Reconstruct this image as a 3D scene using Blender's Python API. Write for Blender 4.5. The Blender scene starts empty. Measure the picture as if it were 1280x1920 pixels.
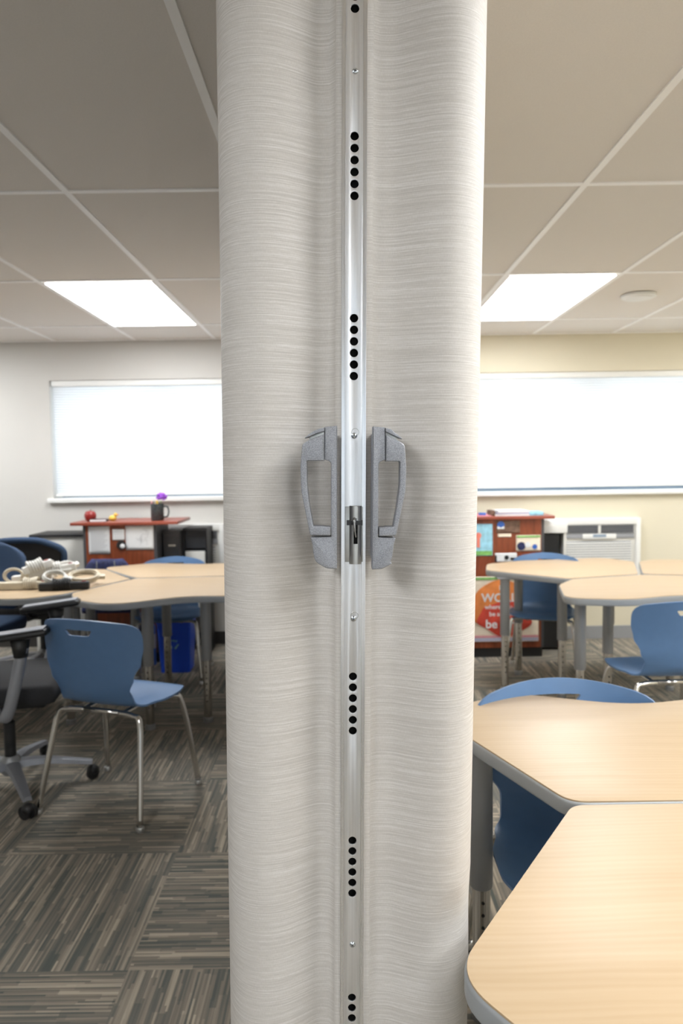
import bpy, bmesh, math, random
from mathutils import Vector, Matrix, Euler
random.seed(7)
PI = math.pi
scene = bpy.context.scene
C = scene.collection

# ------------------------------------------------------------ camera
cam_data = bpy.data.cameras.new('camera')
cam = bpy.data.objects.new('camera', cam_data)
C.objects.link(cam)
cam_data.sensor_fit = 'VERTICAL'
cam_data.sensor_height = 36
cam_data.sensor_width = 24
cam_data.lens = 1359 / 1920 * 36
cam_data.clip_start = .02
cam.location = (0, 0, 1.40)
cam.matrix_world = (Matrix.Translation((0, 0, 1.40)) @ Matrix.Rotation(PI / 2 - .066, 4, 'X')
                    @ Matrix.Rotation(-.015, 4, 'Z'))
cam_data.dof.use_dof = True
cam_data.dof.focus_distance = 1.0
cam_data.dof.aperture_fstop = 6.3
scene.camera = cam

# ------------------------------------------------------------ world, exposure
world = bpy.data.worlds.new('World')
scene.world = world
world.use_nodes = True
wb = world.node_tree.nodes['Background']
wb.inputs[0].default_value = (.82, .91, 1, 1)
wb.inputs[1].default_value = 1.12
scene.view_settings.view_transform = 'Standard'
scene.view_settings.look = 'None'
scene.view_settings.gamma = 1
scene.view_settings.use_curve_mapping = False
scene.view_settings.exposure = 1.25
PANEL = 9.0          # emission of the ceiling light diffusers
scene.cycles.max_bounces = 10
scene.cycles.diffuse_bounces = 6
scene.cycles.transmission_bounces = 8
scene.cycles.transparent_max_bounces = 12
scene.cycles.sample_clamp_indirect = 8

CEIL = 2.37
FAR = 5.64
XL, XR, YN = -4.0, 4.0, -3.0

# ------------------------------------------------------------ materials
def newmat(name):
    m = bpy.data.materials.new(name); m.use_nodes = True
    return m, m.node_tree, m.node_tree.nodes['Principled BSDF']

def mat(name, col, rough=.5, metal=0., noise=0., nscale=40, bump=0., bscale=200, spec=.5, stretch=(1, 1, 1)):
    m, nt, b = newmat(name)
    N = nt.nodes; L = nt.links
    b.inputs['Base Color'].default_value = (*col, 1)
    b.inputs['Roughness'].default_value = rough
    b.inputs['Metallic'].default_value = metal
    b.inputs['Specular IOR Level'].default_value = spec
    tc = N.new('ShaderNodeTexCoord'); mp = N.new('ShaderNodeMapping')
    mp.inputs['Scale'].default_value = stretch
    L.new(tc.outputs['Object'], mp.inputs[0])
    if noise:
        n = N.new('ShaderNodeTexNoise'); n.inputs['Scale'].default_value = nscale; n.inputs['Detail'].default_value = 4
        L.new(mp.outputs[0], n.inputs[0])
        mr = N.new('ShaderNodeMapRange')
        mr.inputs['From Min'].default_value = .3; mr.inputs['From Max'].default_value = .7
        mr.inputs['To Min'].default_value = 1 - noise; mr.inputs['To Max'].default_value = 1 + noise
        L.new(n.outputs[0], mr.inputs[0])
        h = N.new('ShaderNodeVectorMath'); h.operation = 'SCALE'
        h.inputs[0].default_value = col
        L.new(mr.outputs[0], h.inputs['Scale']); L.new(h.outputs[0], b.inputs['Base Color'])
    if bump:
        n = N.new('ShaderNodeTexNoise'); n.inputs['Scale'].default_value = bscale
        L.new(mp.outputs[0], n.inputs[0])
        bp = N.new('ShaderNodeBump'); bp.inputs['Strength'].default_value = bump; bp.inputs['Distance'].default_value = .001
        L.new(n.outputs[0], bp.inputs['Height']); L.new(bp.outputs[0], b.inputs['Normal'])
    return m

def emat(name, col, s):
    m, nt, b = newmat(name)
    b.inputs['Base Color'].default_value = (*col, 1)
    b.inputs['Emission Color'].default_value = (*col, 1)
    b.inputs['Emission Strength'].default_value = s
    return m

def math_node(nt, op, a, b=None, c=None):
    n = nt.nodes.new('ShaderNodeMath'); n.operation = op
    for i, v in enumerate((a, b, c)):
        if v is None: continue
        if isinstance(v, (int, float)): n.inputs[i].default_value = v
        else: nt.links.new(v, n.inputs[i])
    return n.outputs[0]

def fabric_mat():
    m, nt, b = newmat('woven_vinyl')
    N = nt.nodes; L = nt.links
    tc = N.new('ShaderNodeTexCoord'); uv = tc.outputs['UV']
    def noise(sx, sy, det=3, rough=.5):
        mp = N.new('ShaderNodeMapping'); mp.inputs['Scale'].default_value = (sx, sy, 1)
        L.new(uv, mp.inputs[0])
        n = N.new('ShaderNodeTexNoise'); n.noise_dimensions = '2D'
        n.inputs['Scale'].default_value = 1; n.inputs['Detail'].default_value = det; n.inputs['Roughness'].default_value = rough
        L.new(mp.outputs[0], n.inputs[0]); return n.outputs[0]
    slub = noise(7, 620, 2, .5)          # thin uneven horizontal yarns
    slub2 = noise(16, 260, 2, .5)
    fine = noise(60, 1300, 1)
    warp = noise(1000, 200, 1)
    broad = noise(3, 18, 2)
    a = math_node(nt, 'MULTIPLY', slub, .50)
    a = math_node(nt, 'MULTIPLY_ADD', slub2, .10, a)
    a = math_node(nt, 'MULTIPLY_ADD', fine, .22, a)
    a = math_node(nt, 'MULTIPLY_ADD', warp, .14, a)
    a = math_node(nt, 'MULTIPLY_ADD', broad, .04, a)
    r = N.new('ShaderNodeValToRGB')
    e = r.color_ramp.elements
    e[0].position = .36; e[0].color = (.46, .437, .41, 1)
    e[1].position = .66; e[1].color = (.63, .61, .59, 1)
    x = e.new(.5); x.color = (.53, .505, .475, 1)
    L.new(a, r.inputs[0]); L.new(r.outputs[0], b.inputs['Base Color'])
    bp = N.new('ShaderNodeBump'); bp.inputs['Strength'].default_value = .16; bp.inputs['Distance'].default_value = .0005
    L.new(a, bp.inputs['Height']); L.new(bp.outputs[0], b.inputs['Normal'])
    b.inputs['Roughness'].default_value = .62
    b.inputs['Specular IOR Level'].default_value = .35
    return m

def wood_mat(name, cols, rough, sx, sy, spec=.5, coat=0.):
    m, nt, b = newmat(name)
    N = nt.nodes; L = nt.links
    tc = N.new('ShaderNodeTexCoord')
    w = N.new('ShaderNodeTexNoise'); w.inputs['Scale'].default_value = 1.8; w.inputs['Detail'].default_value = 2
    L.new(tc.outputs['Object'], w.inputs[0])
    add = N.new('ShaderNodeVectorMath'); add.operation = 'MULTIPLY_ADD'
    add.inputs[1].default_value = (.05, .05, .05)
    L.new(w.outputs['Color'], add.inputs[0]); L.new(tc.outputs['Object'], add.inputs[2])
    mp = N.new('ShaderNodeMapping'); mp.inputs['Scale'].default_value = (sx, sy, sy)
    L.new(add.outputs[0], mp.inputs[0])
    n = N.new('ShaderNodeTexNoise'); n.inputs['Scale'].default_value = 1; n.inputs['Detail'].default_value = 5; n.inputs['Roughness'].default_value = .6
    L.new(mp.outputs[0], n.inputs[0])
    wv = N.new('ShaderNodeTexWave'); wv.bands_direction = 'Y'; wv.inputs['Scale'].default_value = .55
    wv.inputs['Distortion'].default_value = 5; wv.inputs['Detail'].default_value = 3; wv.inputs['Detail Scale'].default_value = .7
    L.new(mp.outputs[0], wv.inputs[0])
    a = math_node(nt, 'MULTIPLY', n.outputs[0], .72)
    a = math_node(nt, 'MULTIPLY_ADD', wv.outputs['Fac'], .10, a)
    r = N.new('ShaderNodeValToRGB'); e = r.color_ramp.elements
    e[0].position = .25; e[0].color = (*cols[0], 1); e[1].position = .68; e[1].color = (*cols[1], 1)
    L.new(a, r.inputs[0]); L.new(r.outputs[0], b.inputs['Base Color'])
    b.inputs['Roughness'].default_value = rough; b.inputs['Specular IOR Level'].default_value = spec
    return m

def carpet_mat():
    m, nt, b = newmat('carpet_tiles')
    N = nt.nodes; L = nt.links
    tc = N.new('ShaderNodeTexCoord'); sp = N.new('ShaderNodeSeparateXYZ')
    L.new(tc.outputs['Object'], sp.inputs[0])
    T = .612
    X = math_node(nt, 'DIVIDE', math_node(nt, 'ADD', sp.outputs[0], .612 * 20 + .002), T)
    Y = math_node(nt, 'DIVIDE', math_node(nt, 'ADD', sp.outputs[1], .612 * 20 - .098), T)
    fx = math_node(nt, 'FLOOR', X); fy = math_node(nt, 'FLOOR', Y)
    par = math_node(nt, 'MODULO', math_node(nt, 'ADD', math_node(nt, 'ADD', fx, fy), 1), 2)
    tx = math_node(nt, 'FRACT', X); ty = math_node(nt, 'FRACT', Y)
    def mix(a, c):   # par? a : c
        return math_node(nt, 'ADD', math_node(nt, 'MULTIPLY', a, par),
                         math_node(nt, 'MULTIPLY', c, math_node(nt, 'SUBTRACT', 1, par)))
    across = mix(ty, tx); along = mix(tx, ty)
    tile = math_node(nt, 'MULTIPLY_ADD', fx, 17.3, math_node(nt, 'MULTIPLY', fy, 5.7))
    def dash(na, nl, seed):
        ra = math_node(nt, 'FLOOR', math_node(nt, 'MULTIPLY', across, na))
        w = N.new('ShaderNodeTexWhiteNoise'); w.noise_dimensions = '2D'
        cb = N.new('ShaderNodeCombineXYZ'); L.new(ra, cb.inputs[0]); L.new(math_node(nt, 'ADD', tile, seed), cb.inputs[1])
        L.new(cb.outputs[0], w.inputs['Vector'])
        al = math_node(nt, 'FLOOR', math_node(nt, 'ADD', math_node(nt, 'MULTIPLY', along, nl),
                                              math_node(nt, 'MULTIPLY', w.outputs['Value'], 1.0 if seed == 1 else 7)))
        w2 = N.new('ShaderNodeTexWhiteNoise'); w2.noise_dimensions = '3D'
        c2 = N.new('ShaderNodeCombineXYZ'); L.new(ra, c2.inputs[0]); L.new(al, c2.inputs[1]); L.new(math_node(nt, 'ADD', tile, seed), c2.inputs[2])
        L.new(c2.outputs[0], w2.inputs['Vector'])
        return w2.outputs['Value'], w.outputs['Value']
    d1, r1 = dash(96, 3, 1)
    d2, r2 = dash(34, 3, 9)
    cb = N.new('ShaderNodeCombineXYZ'); L.new(across, cb.inputs[0]); L.new(along, cb.inputs[1]); L.new(tile, cb.inputs[2])
    mp = N.new('ShaderNodeMapping'); mp.inputs['Scale'].default_value = (90, 3, 1); L.new(cb.outputs[0], mp.inputs[0])
    ns = N.new('ShaderNodeTexNoise'); ns.inputs['Scale'].default_value = 1; ns.inputs['Detail'].default_value = 3
    L.new(mp.outputs[0], ns.inputs[0])
    a = math_node(nt, 'MULTIPLY', d1, .34)
    a = math_node(nt, 'MULTIPLY_ADD', d2, .22, a)
    a = math_node(nt, 'MULTIPLY_ADD', r1, .16, a)
    a = math_node(nt, 'MULTIPLY_ADD', ns.outputs[0], .36, a)
    r = N.new('ShaderNodeValToRGB'); e = r.color_ramp.elements
    e[0].position = .28; e[0].color = (.105, .115, .105, 1)
    e[1].position = .82; e[1].color = (.44, .38, .30, 1)
    x = e.new(.42); x.color = (.155, .15, .132, 1)
    x = e.new(.55); x.color = (.215, .19, .158, 1)
    x = e.new(.68); x.color = (.30, .265, .215, 1)
    L.new(a, r.inputs[0]); L.new(r.outputs[0], b.inputs['Base Color'])
    fz = N.new('ShaderNodeTexNoise'); fz.inputs['Scale'].default_value = 500
    L.new(tc.outputs['Object'], fz.inputs[0])
    bp = N.new('ShaderNodeBump'); bp.inputs['Strength'].default_value = .5; bp.inputs['Distance'].default_value = .002
    L.new(math_node(nt, 'ADD', fz.outputs[0], a), bp.inputs['Height']); L.new(bp.outputs[0], b.inputs['Normal'])
    b.inputs['Roughness'].default_value = .95; b.inputs['Specular IOR Level'].default_value = .1
    return m

def blind_mat():
    m, nt, b = newmat('blind_cloth')
    N = nt.nodes; L = nt.links
    N.remove(b)
    d = N.new('ShaderNodeBsdfDiffuse'); d.inputs[0].default_value = (.85, .85, .84, 1)
    t = N.new('ShaderNodeBsdfTranslucent'); t.inputs[0].default_value = (.93, .95, .98, 1)
    mx = N.new('ShaderNodeMixShader'); mx.inputs[0].default_value = .42
    L.new(d.outputs[0], mx.inputs[1]); L.new(t.outputs[0], mx.inputs[2])
    L.new(mx.outputs[0], N['Material Output'].inputs[0])
    return m

def glass_mat():
    m, nt, b = newmat('window_glass')
    N = nt.nodes; L = nt.links
    N.remove(b)
    t = N.new('ShaderNodeBsdfTransparent'); t.inputs[0].default_value = (.95, .97, .97, 1)
    g = N.new('ShaderNodeBsdfGlossy'); g.inputs['Roughness'].default_value = .02
    mx = N.new('ShaderNodeMixShader'); mx.inputs[0].default_value = .06
    L.new(t.outputs[0], mx.inputs[1]); L.new(g.outputs[0], mx.inputs[2])
    L.new(mx.outputs[0], N['Material Output'].inputs[0])
    return m

M = dict(
    fabric=fabric_mat(),
    alu=mat('brushed_aluminium', (.80, .81, .84), .34, .95, .07, 6, .12, 4, stretch=(60, 60, .8)),
    alu_lip=mat('aluminium_lip', (.84, .85, .88), .22, .95),
    silver_paint=mat('silver_flecked_paint', (.30, .31, .34), .45, .5, .35, 1100),
    steel=mat('satin_steel', (.55, .55, .54), .33, .95, .08, 60),
    zinc=mat('zinc_screw', (.62, .66, .70), .2, 1),
    chrome=mat('chrome', (.62, .60, .57), .16, 1),
    black=mat('black_plastic', (.012, .012, .013), .5),
    blackcloth=mat('black_cloth', (.02, .02, .022), .9, 0, .2, 300),
    recess_shade=mat('recess_shade_black', (.004, .004, .004), .9),  # near-black colour standing in for the shade inside holes and slots
    navy=mat('navy_cloth', (.018, .045, .10), .75, 0, .15, 250),
    navymesh=mat('navy_mesh', (.02, .025, .085), .8, 0, .5, 60),
    blue=mat('blue_plastic', (.095, .185, .35), .42, 0, .03, 30, .15, 700),
    binblue=mat('recycling_blue', (.012, .085, .70), .4),
    wood=wood_mat('maple_laminate', ((.435, .315, .19), (.495, .375, .245)), .40, 1.6, 42, .42),
    cherry=wood_mat('cherry_laminate', ((.16, .035, .012), (.36, .09, .035)), .35, 30, 4),
    cherry_top=wood_mat('cherry_top_laminate', ((.22, .05, .03), (.36, .09, .055)), .3, 4, 30),
    edge=mat('grey_edge_band', (.30, .315, .325), .42),
    legpaint=mat('grey_leg_paint', (.27, .275, .28), .4, .35),
    carpet=carpet_mat(),
    wallgrey=mat('grey_white_paint', (.56, .545, .515), .8, 0, .015, 3, .1, 150),
    wallyel=mat('pale_yellow_paint', (.66, .61, .48), .8, 0, .015, 3, .1, 150),
    tile=mat('ceiling_tile', (.74, .71, .675), .95, 0, .02, 200, .35, 350, spec=.1),
    grid=mat('ceiling_grid_white', (.93, .93, .93), .5),
    white=mat('white_enamel', (.75, .75, .73), .45),
    offwhite=mat('offwhite_plastic', (.66, .65, .61), .45),
    ivory=mat('ivory_plastic', (.62, .56, .44), .4),
    ventgrey=mat('vent_grey', (.30, .31, .33), .5),
    ventdark=mat('vent_dark', (.03, .032, .038), .5),
    paper=mat('paper', (.74, .75, .76), .8, 0, .02, 20),
    ink=mat('grey_ink', (.28, .28, .30), .8),
    charcoal=mat('charcoal_metal', (.065, .065, .07), .5),
    rubber=mat('rubber_base', (.035, .032, .03), .6),
    blind=blind_mat(), glass=glass_mat(),
    bluegrey=mat('blue_grey_rail', (.26, .33, .42), .4),
    diffuser=emat('light_diffuser', (.965, .985, 1), PANEL),
    red=mat('apple_red', (.25, .02, .018), .3),
    yellow=mat('yellow', (.75, .5, .08), .5),
    orange=mat('orange', (.75, .24, .06), .6, 0, .25, 9),
    posterred=mat('poster_red', (.60, .06, .035), .6, 0, .25, 12),
    cream=mat('cream', (.85, .74, .60), .6, 0, .1, 12),
    purple=mat('purple_petals', (.30, .08, .55), .7),
    green=mat('green', (.20, .45, .12), .6, 0, .3, 30),
    skyblue=mat('sky_blue', (.30, .58, .72), .6, 0, .2, 30),
    coral=mat('coral', (.75, .22, .16), .6),
    brownp=mat('brown_photo', (.16, .09, .06), .6, 0, .4, 30),
    cobalt=mat('cobalt_blue', (.03, .12, .48), .4),
    lilac=mat('lilac_grey', (.45, .45, .58), .6),
    mugblack=mat('dark_mug', (.045, .055, .06), .4, 0, .6, 90),
    pink=mat('pink_paper', (.7, .3, .35), .6),
)

# ------------------------------------------------------------ builders
def tag(o, label=None, cat=None, group=None, kind=None):
    if label: o['label'] = label
    if cat: o['category'] = cat
    if group: o['group'] = group
    if kind: o['kind'] = kind
    return o

def thing(name, label, cat, loc=(0, 0, 0), rz=0, group=None):
    o = bpy.data.objects.new(name, None); C.objects.link(o)
    o.empty_display_size = .05
    o.location = loc; o.rotation_euler = (0, 0, rz)
    return tag(o, label, cat, group)

def link(name, me, m, parent=None, smooth=False):
    if m is not None:
        me.materials.clear(); me.materials.append(m)
    if smooth:
        for p in me.polygons: p.use_smooth = True
    o = bpy.data.objects.new(name, me); C.objects.link(o)
    if parent: o.parent = parent
    return o

def obj(name, bm, m, parent=None, smooth=False, auto=None):
    me = bpy.data.meshes.new(name)
    bmesh.ops.recalc_face_normals(bm, faces=bm.faces[:])
    bm.to_mesh(me); bm.free()
    o = link(name, me, m, parent, smooth or auto is not None)
    if auto is not None:
        me.set_sharp_from_angle(angle=math.radians(auto))
    return o

def box(bm, c, s, rz=0, rx=0, ry=0, bevel=0.):
    g = bmesh.ops.create_cube(bm, size=1)
    mtx = Matrix.Translation(c) @ Euler((rx, ry, rz)).to_matrix().to_4x4() @ Matrix.Diagonal((*s, 1))
    bmesh.ops.transform(bm, matrix=mtx, verts=g['verts'])
    if bevel:
        es = {e for v in g['verts'] for e in v.link_edges}
        bmesh.ops.bevel(bm, geom=list(es), offset=bevel, segments=2, affect='EDGES', profile=.6)
    return bm

def B(c, s, **k): return box(bmesh.new(), c, s, **k)
def B2(a, b, **k):   # two corners
    return B([(p + q) / 2 for p, q in zip(a, b)], [abs(q - p) for p, q in zip(a, b)], **k)
def addB2(bm, a, b, **k):
    return box(bm, [(p + q) / 2 for p, q in zip(a, b)], [abs(q - p) for p, q in zip(a, b)], **k)

def tube(bm, pts, r, seg=10, closed=False, caps=True):
    pts = [Vector(p) for p in pts]; n = len(pts)
    rs = r if isinstance(r, (list, tuple)) else [r] * n
    rings = []; up = None
    for i, p in enumerate(pts):
        if closed: t = pts[(i + 1) % n] - pts[i - 1]
        else: t = pts[min(i + 1, n - 1)] - pts[max(i - 1, 0)]
        t.normalize()
        if up is None:
            up = Vector((0, 0, 1)) if abs(t.z) < .9 else Vector((1, 0, 0))
        up = (up - t * up.dot(t))
        if up.length < 1e-5: up = t.orthogonal()
        up.normalize(); s = t.cross(up)
        rings.append([bm.verts.new(p + (up * math.cos(a) + s * math.sin(a)) * rs[i])
                      for a in [2 * PI * k / seg for k in range(seg)]])
    for i in range(n if closed else n - 1):
        A, D = rings[i], rings[(i + 1) % n]
        for k in range(seg):
            try: bm.faces.new((A[k], A[(k + 1) % seg], D[(k + 1) % seg], D[k]))
            except ValueError: pass
    if caps and not closed:
        bm.faces.new(rings[0]); bm.faces.new(rings[-1][::-1])
    return bm
def T(pts, r, **k): return tube(bmesh.new(), pts, r, **k)

def lathe(bm, prof, c=(0, 0, 0), seg=20, axis='Z'):
    rings = []
    for r, z in prof:
        rr = max(r, 1e-4)
        ring = []
        for k in range(seg):
            a = 2 * PI * k / seg
            p = (rr * math.cos(a), rr * math.sin(a), z)
            if axis == 'Y': p = (p[0], p[2], p[1])
            if axis == 'X': p = (p[2], p[0], p[1])
            ring.append(bm.verts.new(Vector(p) + Vector(c)))
        rings.append(ring)
    for A, D in zip(rings, rings[1:]):
        for k in range(seg): bm.faces.new((A[k], A[(k + 1) % seg], D[(k + 1) % seg], D[k]))
    bm.faces.new(rings[0]); bm.faces.new(rings[-1])
    return bm
def LA(prof, **k): return lathe(bmesh.new(), prof, **k)

def sph(bm, c, r, sc=(1, 1, 1), u=14, v=10):
    g = bmesh.ops.create_uvsphere(bm, u_segments=u, v_segments=v, radius=r)
    bmesh.ops.transform(bm, matrix=Matrix.Translation(c) @ Matrix.Diagonal((*sc, 1)), verts=g['verts'])
    return bm

def smoothpath(pts, n=6, closed=False):
    P = [Vector(p) for p in pts]; out = []; m = len(P)
    rng = range(m) if closed else range(m - 1)
    for i in rng:
        p0 = P[i - 1] if (closed or i) else P[0]; p1 = P[i]; p2 = P[(i + 1) % m]
        p3 = P[(i + 2) % m] if closed else P[min(i + 2, m - 1)]
        for k in range(n):
            t = k / n
            out.append(.5 * ((2 * p1) + (p2 - p0) * t + (2 * p0 - 5 * p1 + 4 * p2 - p3) * t * t + (3 * p1 - p0 - 3 * p2 + p3) * t ** 3))
    if not closed: out.append(P[-1])
    return out

def round_poly(pts, seg=7):
    """pts: (x, y, radius) -> 2D outline with rounded corners"""
    out = []; n = len(pts)
    for i in range(n):
        p = Vector(pts[i][:2]); a = Vector(pts[i - 1][:2]) - p; b = Vector(pts[(i + 1) % n][:2]) - p
        r = pts[i][2] if len(pts[i]) > 2 else 0
        if r <= 0: out.append(p); continue
        ang = a.angle(b)
        d = min(r / math.tan(ang / 2), a.length * .48, b.length * .48)
        p1 = p + a.normalized() * d; p2 = p + b.normalized() * d
        for k in range(seg + 1):
            t = k / seg
            out.append((1 - t) ** 2 * p1 + 2 * t * (1 - t) * p + t * t * p2)
    return [(q.x, q.y) for q in out]

def slab(name, loops, thick, bevel, m, parent=None, plane='XY', at=0., bres=2):
    """filled outline(s) with holes, extruded by thick with rounded rims; plane XY (at = centre z) or XZ (at = centre y)"""
    cu = bpy.data.curves.new(name, 'CURVE'); cu.dimensions = '2D'; cu.fill_mode = 'BOTH'
    cu.extrude = max(thick / 2 - bevel, 0); cu.bevel_depth = bevel; cu.bevel_resolution = bres
    cu.offset = -bevel
    for lp in loops:
        s = cu.splines.new('POLY'); s.points.add(len(lp) - 1); s.use_cyclic_u = True
        for i, p in enumerate(lp): s.points[i].co = (p[0], p[1], 0, 1)
    o = bpy.data.objects.new(name, cu); C.objects.link(o)
    bpy.context.view_layer.update()
    me = bpy.data.meshes.new_from_object(o.evaluated_get(bpy.context.evaluated_depsgraph_get()))
    bpy.data.objects.remove(o); bpy.data.curves.remove(cu)
    if plane == 'XZ': me.transform(Matrix.Translation((0, at, 0)) @ Matrix.Rotation(PI / 2, 4, 'X'))
    else: me.transform(Matrix.Translation((0, 0, at)))
    bm = bmesh.new(); bm.from_mesh(me); bmesh.ops.remove_doubles(bm, verts=bm.verts[:], dist=1e-5)
    bm.to_mesh(me); bm.free()
    me.name = name
    o = link(name, me, m, parent, True)
    me.set_sharp_from_angle(angle=math.radians(40))
    return o

def copy_tree(o, parent=None):
    c = o.copy(); C.objects.link(c); c.parent = parent
    for ch in [x for x in C.objects if x.parent == o]: copy_tree(ch, c)
    return c

def cut(o, cutter_bm):
    cm = bpy.data.meshes.new('c'); bmesh.ops.recalc_face_normals(cutter_bm, faces=cutter_bm.faces[:]); cutter_bm.to_mesh(cm); cutter_bm.free()
    co = bpy.data.objects.new('c', cm); C.objects.link(co)
    bpy.context.view_layer.update(); co.matrix_world = o.matrix_world.copy()
    md = o.modifiers.new('b', 'BOOLEAN'); md.object = co; md.operation = 'DIFFERENCE'; md.solver = 'EXACT'
    bpy.context.view_layer.update()
    me = bpy.data.meshes.new_from_object(o.evaluated_get(bpy.context.evaluated_depsgraph_get()))
    o.modifiers.clear(); o.data = me
    bpy.data.objects.remove(co); bpy.data.meshes.remove(cm)

def struct(name, bm, m, parent=None):
    o = obj(name, bm, m, parent)
    if not parent: o['kind'] = 'structure'
    return o

def text(name, s, size, m, parent, loc, ext=.0005, align='CENTER'):
    cu = bpy.data.curves.new(name, 'FONT'); cu.body = s; cu.size = size; cu.extrude = ext; cu.align_x = align; cu.resolution_u = 3
    cu.offset = size * .02
    o = bpy.data.objects.new(name, cu); C.objects.link(o)
    bpy.context.view_layer.update()
    me = bpy.data.meshes.new_from_object(o.evaluated_get(bpy.context.evaluated_depsgraph_get()))
    bpy.data.objects.remove(o); bpy.data.curves.remove(cu)
    me.transform(Matrix.Translation(loc) @ Matrix.Rotation(PI / 2, 4, 'X'))
    return link(name, me, m, parent)

# ============================================================ THE ROOM
struct('floor', B2((XL - .1, YN - .24, -.1), (XR + .1, FAR + .25, 0)), M['carpet'])
G0X, G0Y, TW, TD = -.9525, 2.627, .6096, 1.2192
struct('ceiling', B2((XL - .1, YN - .24, CEIL + .005), (XR + .1, FAR + .25, CEIL + .08)), M['tile'])
bm = bmesh.new()
for i in range(-5, 9):
    x = G0X + i * TW
    if XL < x < XR: addB2(bm, (x - .012, YN, CEIL), (x + .012, FAR, CEIL + .006))
for k in range(-4, 3):
    y = G0Y + k * TD
    if YN < y < FAR: addB2(bm, (XL, y - .012, CEIL + .0003), (XR, y + .012, CEIL + .006))
addB2(bm, (XL, FAR - .022, CEIL - .001), (XR, FAR, CEIL + .006))
struct('trim_1', bm, M['grid'])                       # suspended ceiling grid

def wall_hole(x0, x1, hx0, hx1, hz0, hz1):
    bm = bmesh.new()
    y0, y1 = FAR, FAR + .24
    addB2(bm, (x0, y0, 0), (hx0, y1, CEIL + .005)); addB2(bm, (hx1, y0, 0), (x1, y1, CEIL + .005))
    addB2(bm, (hx0, y0, 0), (hx1, y1, hz0)); addB2(bm, (hx0, y0, hz1), (hx1, y1, CEIL + .005))
    return bm
WL = (-2.24, -.56, 1.165, 2.075); WR = (.86, 3.02, 1.165, 2.085)
struct('wall_far_left', wall_hole(XL - .1, .03, *WL), M['wallgrey'])
struct('wall_far_right', wall_hole(.03, XR + .1, *WR), M['wallyel'])
struct('wall_left', B2((XL - .1, YN, 0), (XL, FAR, CEIL + .005)), M['wallgrey'])
struct('wall_right', B2((XR, YN, 0), (XR + .1, FAR, CEIL + .005)), M['wallyel'])
bm = bmesh.new()
for a, b in [((XL - .1, 0), (-1.6, CEIL + .005)), ((1.8, 0), (XR + .1, CEIL + .005)), ((-1.6, 0), (1.8, .85)), ((-1.6, 2.08), (1.8, CEIL + .005))]:
    addB2(bm, (a[0], YN - .24, a[1]), (b[0], YN, b[1]))
struct('wall_near', bm, M['white'])
struct('baseboard_far_left', B2((XL, FAR - .012, 0), (-.03, FAR, .10)), M['rubber'])
struct('baseboard_far_right', B2((.09, FAR - .012, 0), (XR, FAR, .10)), M['ventgrey'])
struct('trim_2', B2((.0, .95, CEIL - .02), (.08, FAR, CEIL - .001), bevel=.003), M['alu'])   # track of the folding partition

def window(n, W, mull):
    x0, x1, z0, z1 = W
    w = bpy.data.objects.new('window_%d' % n, None); C.objects.link(w); w.location = ((x0 + x1) / 2, FAR, z0); w['kind'] = 'structure'
    ox, oz = w.location.x, z0
    def R(a, b): return [(p[0] - ox, p[1] - FAR, p[2] - oz) for p in (a, b)]
    bm = bmesh.new(); f = .035; ya, yb = FAR + .185, FAR + .225
    for a, b in [((x0, ya, z0), (x1, yb, z0 + f)), ((x0, ya, z1 - f), (x1, yb, z1)),
                 ((x0, ya + .001, z0 + f), (x0 + f, yb - .001, z1 - f)), ((x1 - f, ya + .001, z0 + f), (x1, yb - .001, z1 - f))]:
        addB2(bm, *R(a, b))
    for mx in mull: addB2(bm, *R((mx - .050, ya + .002, z0 + f), (mx + .050, yb - .002, z1 - f)))
    obj('window_frame', bm, M['bluegrey'], w)
    bm = bmesh.new(); addB2(bm, *R((x0 + .03, FAR + .203, z0 + .03), (x1 - .03, FAR + .209, z1 - .03)))
    obj('pane', bm, M['glass'], w)
    bm = bmesh.new(); addB2(bm, *R((x0 - .035, FAR - .04, z0 - .032), (x1 + .035, FAR + .185, z0 + .001)), bevel=.006)
    obj('window_sill', bm, M['white'], w, auto=40)
    return w
window(1, WL, (-1.40,)); window(2, WR, (1.94,))
added_window = window(3, (-1.8, 1.6, .85, 2.08), (0.,))          # unseen window added behind the camera to light post and partition
added_window.rotation_euler = (0, 0, PI); added_window.location = (.1, YN, .85)

def blind(W, label, gap):
    x0, x1, z0, z1 = W
    t = thing('window_blind', label, 'blind', ((x0 + x1) / 2, FAR + .035, z1), 0, None)
    hw = (x1 - x0) / 2 - .012
    obj('headrail', B2((-hw, -.022, -.045), (hw, .022, -.001), bevel=.004), M['white'], t, auto=40)
    zb = -(z1 - z0) + gap
    bm = bmesh.new(); z = -.045; k = 0; prev = None
    n = int((-.045 - zb - .02) / .0095)
    for i in range(n + 1):
        z = -.045 + (zb + .02 + .045) * i / n
        yy = .007 if i % 2 else -.007
        a = bm.verts.new((-hw + .003, yy, z)); b = bm.verts.new((hw - .003, yy, z))
        if prev: bm.faces.new((prev[0], prev[1], b, a))
        prev = (a, b)
    obj('pleated_cloth', bm, M['blind'], t)
    obj('bottom_rail', B2((-hw, -.014, zb), (hw, .014, zb + .02), bevel=.003), M['white'], t, auto=40)
    return t
blind(WL, 'white pleated window blind on the grey-white wall above the mug of flowers', .016)
blind(WR, 'white pleated window blind on the pale yellow wall above the air conditioner', .03)
added_blind = blind((-1.8, 1.6, .85, 2.08), 'white pleated window blind of the unseen window added behind the camera', .02)
added_blind.rotation_euler = (0, 0, PI); added_blind.location = (.1, YN - .035, 2.08)  # blind belongs to the added window, out of view

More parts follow.
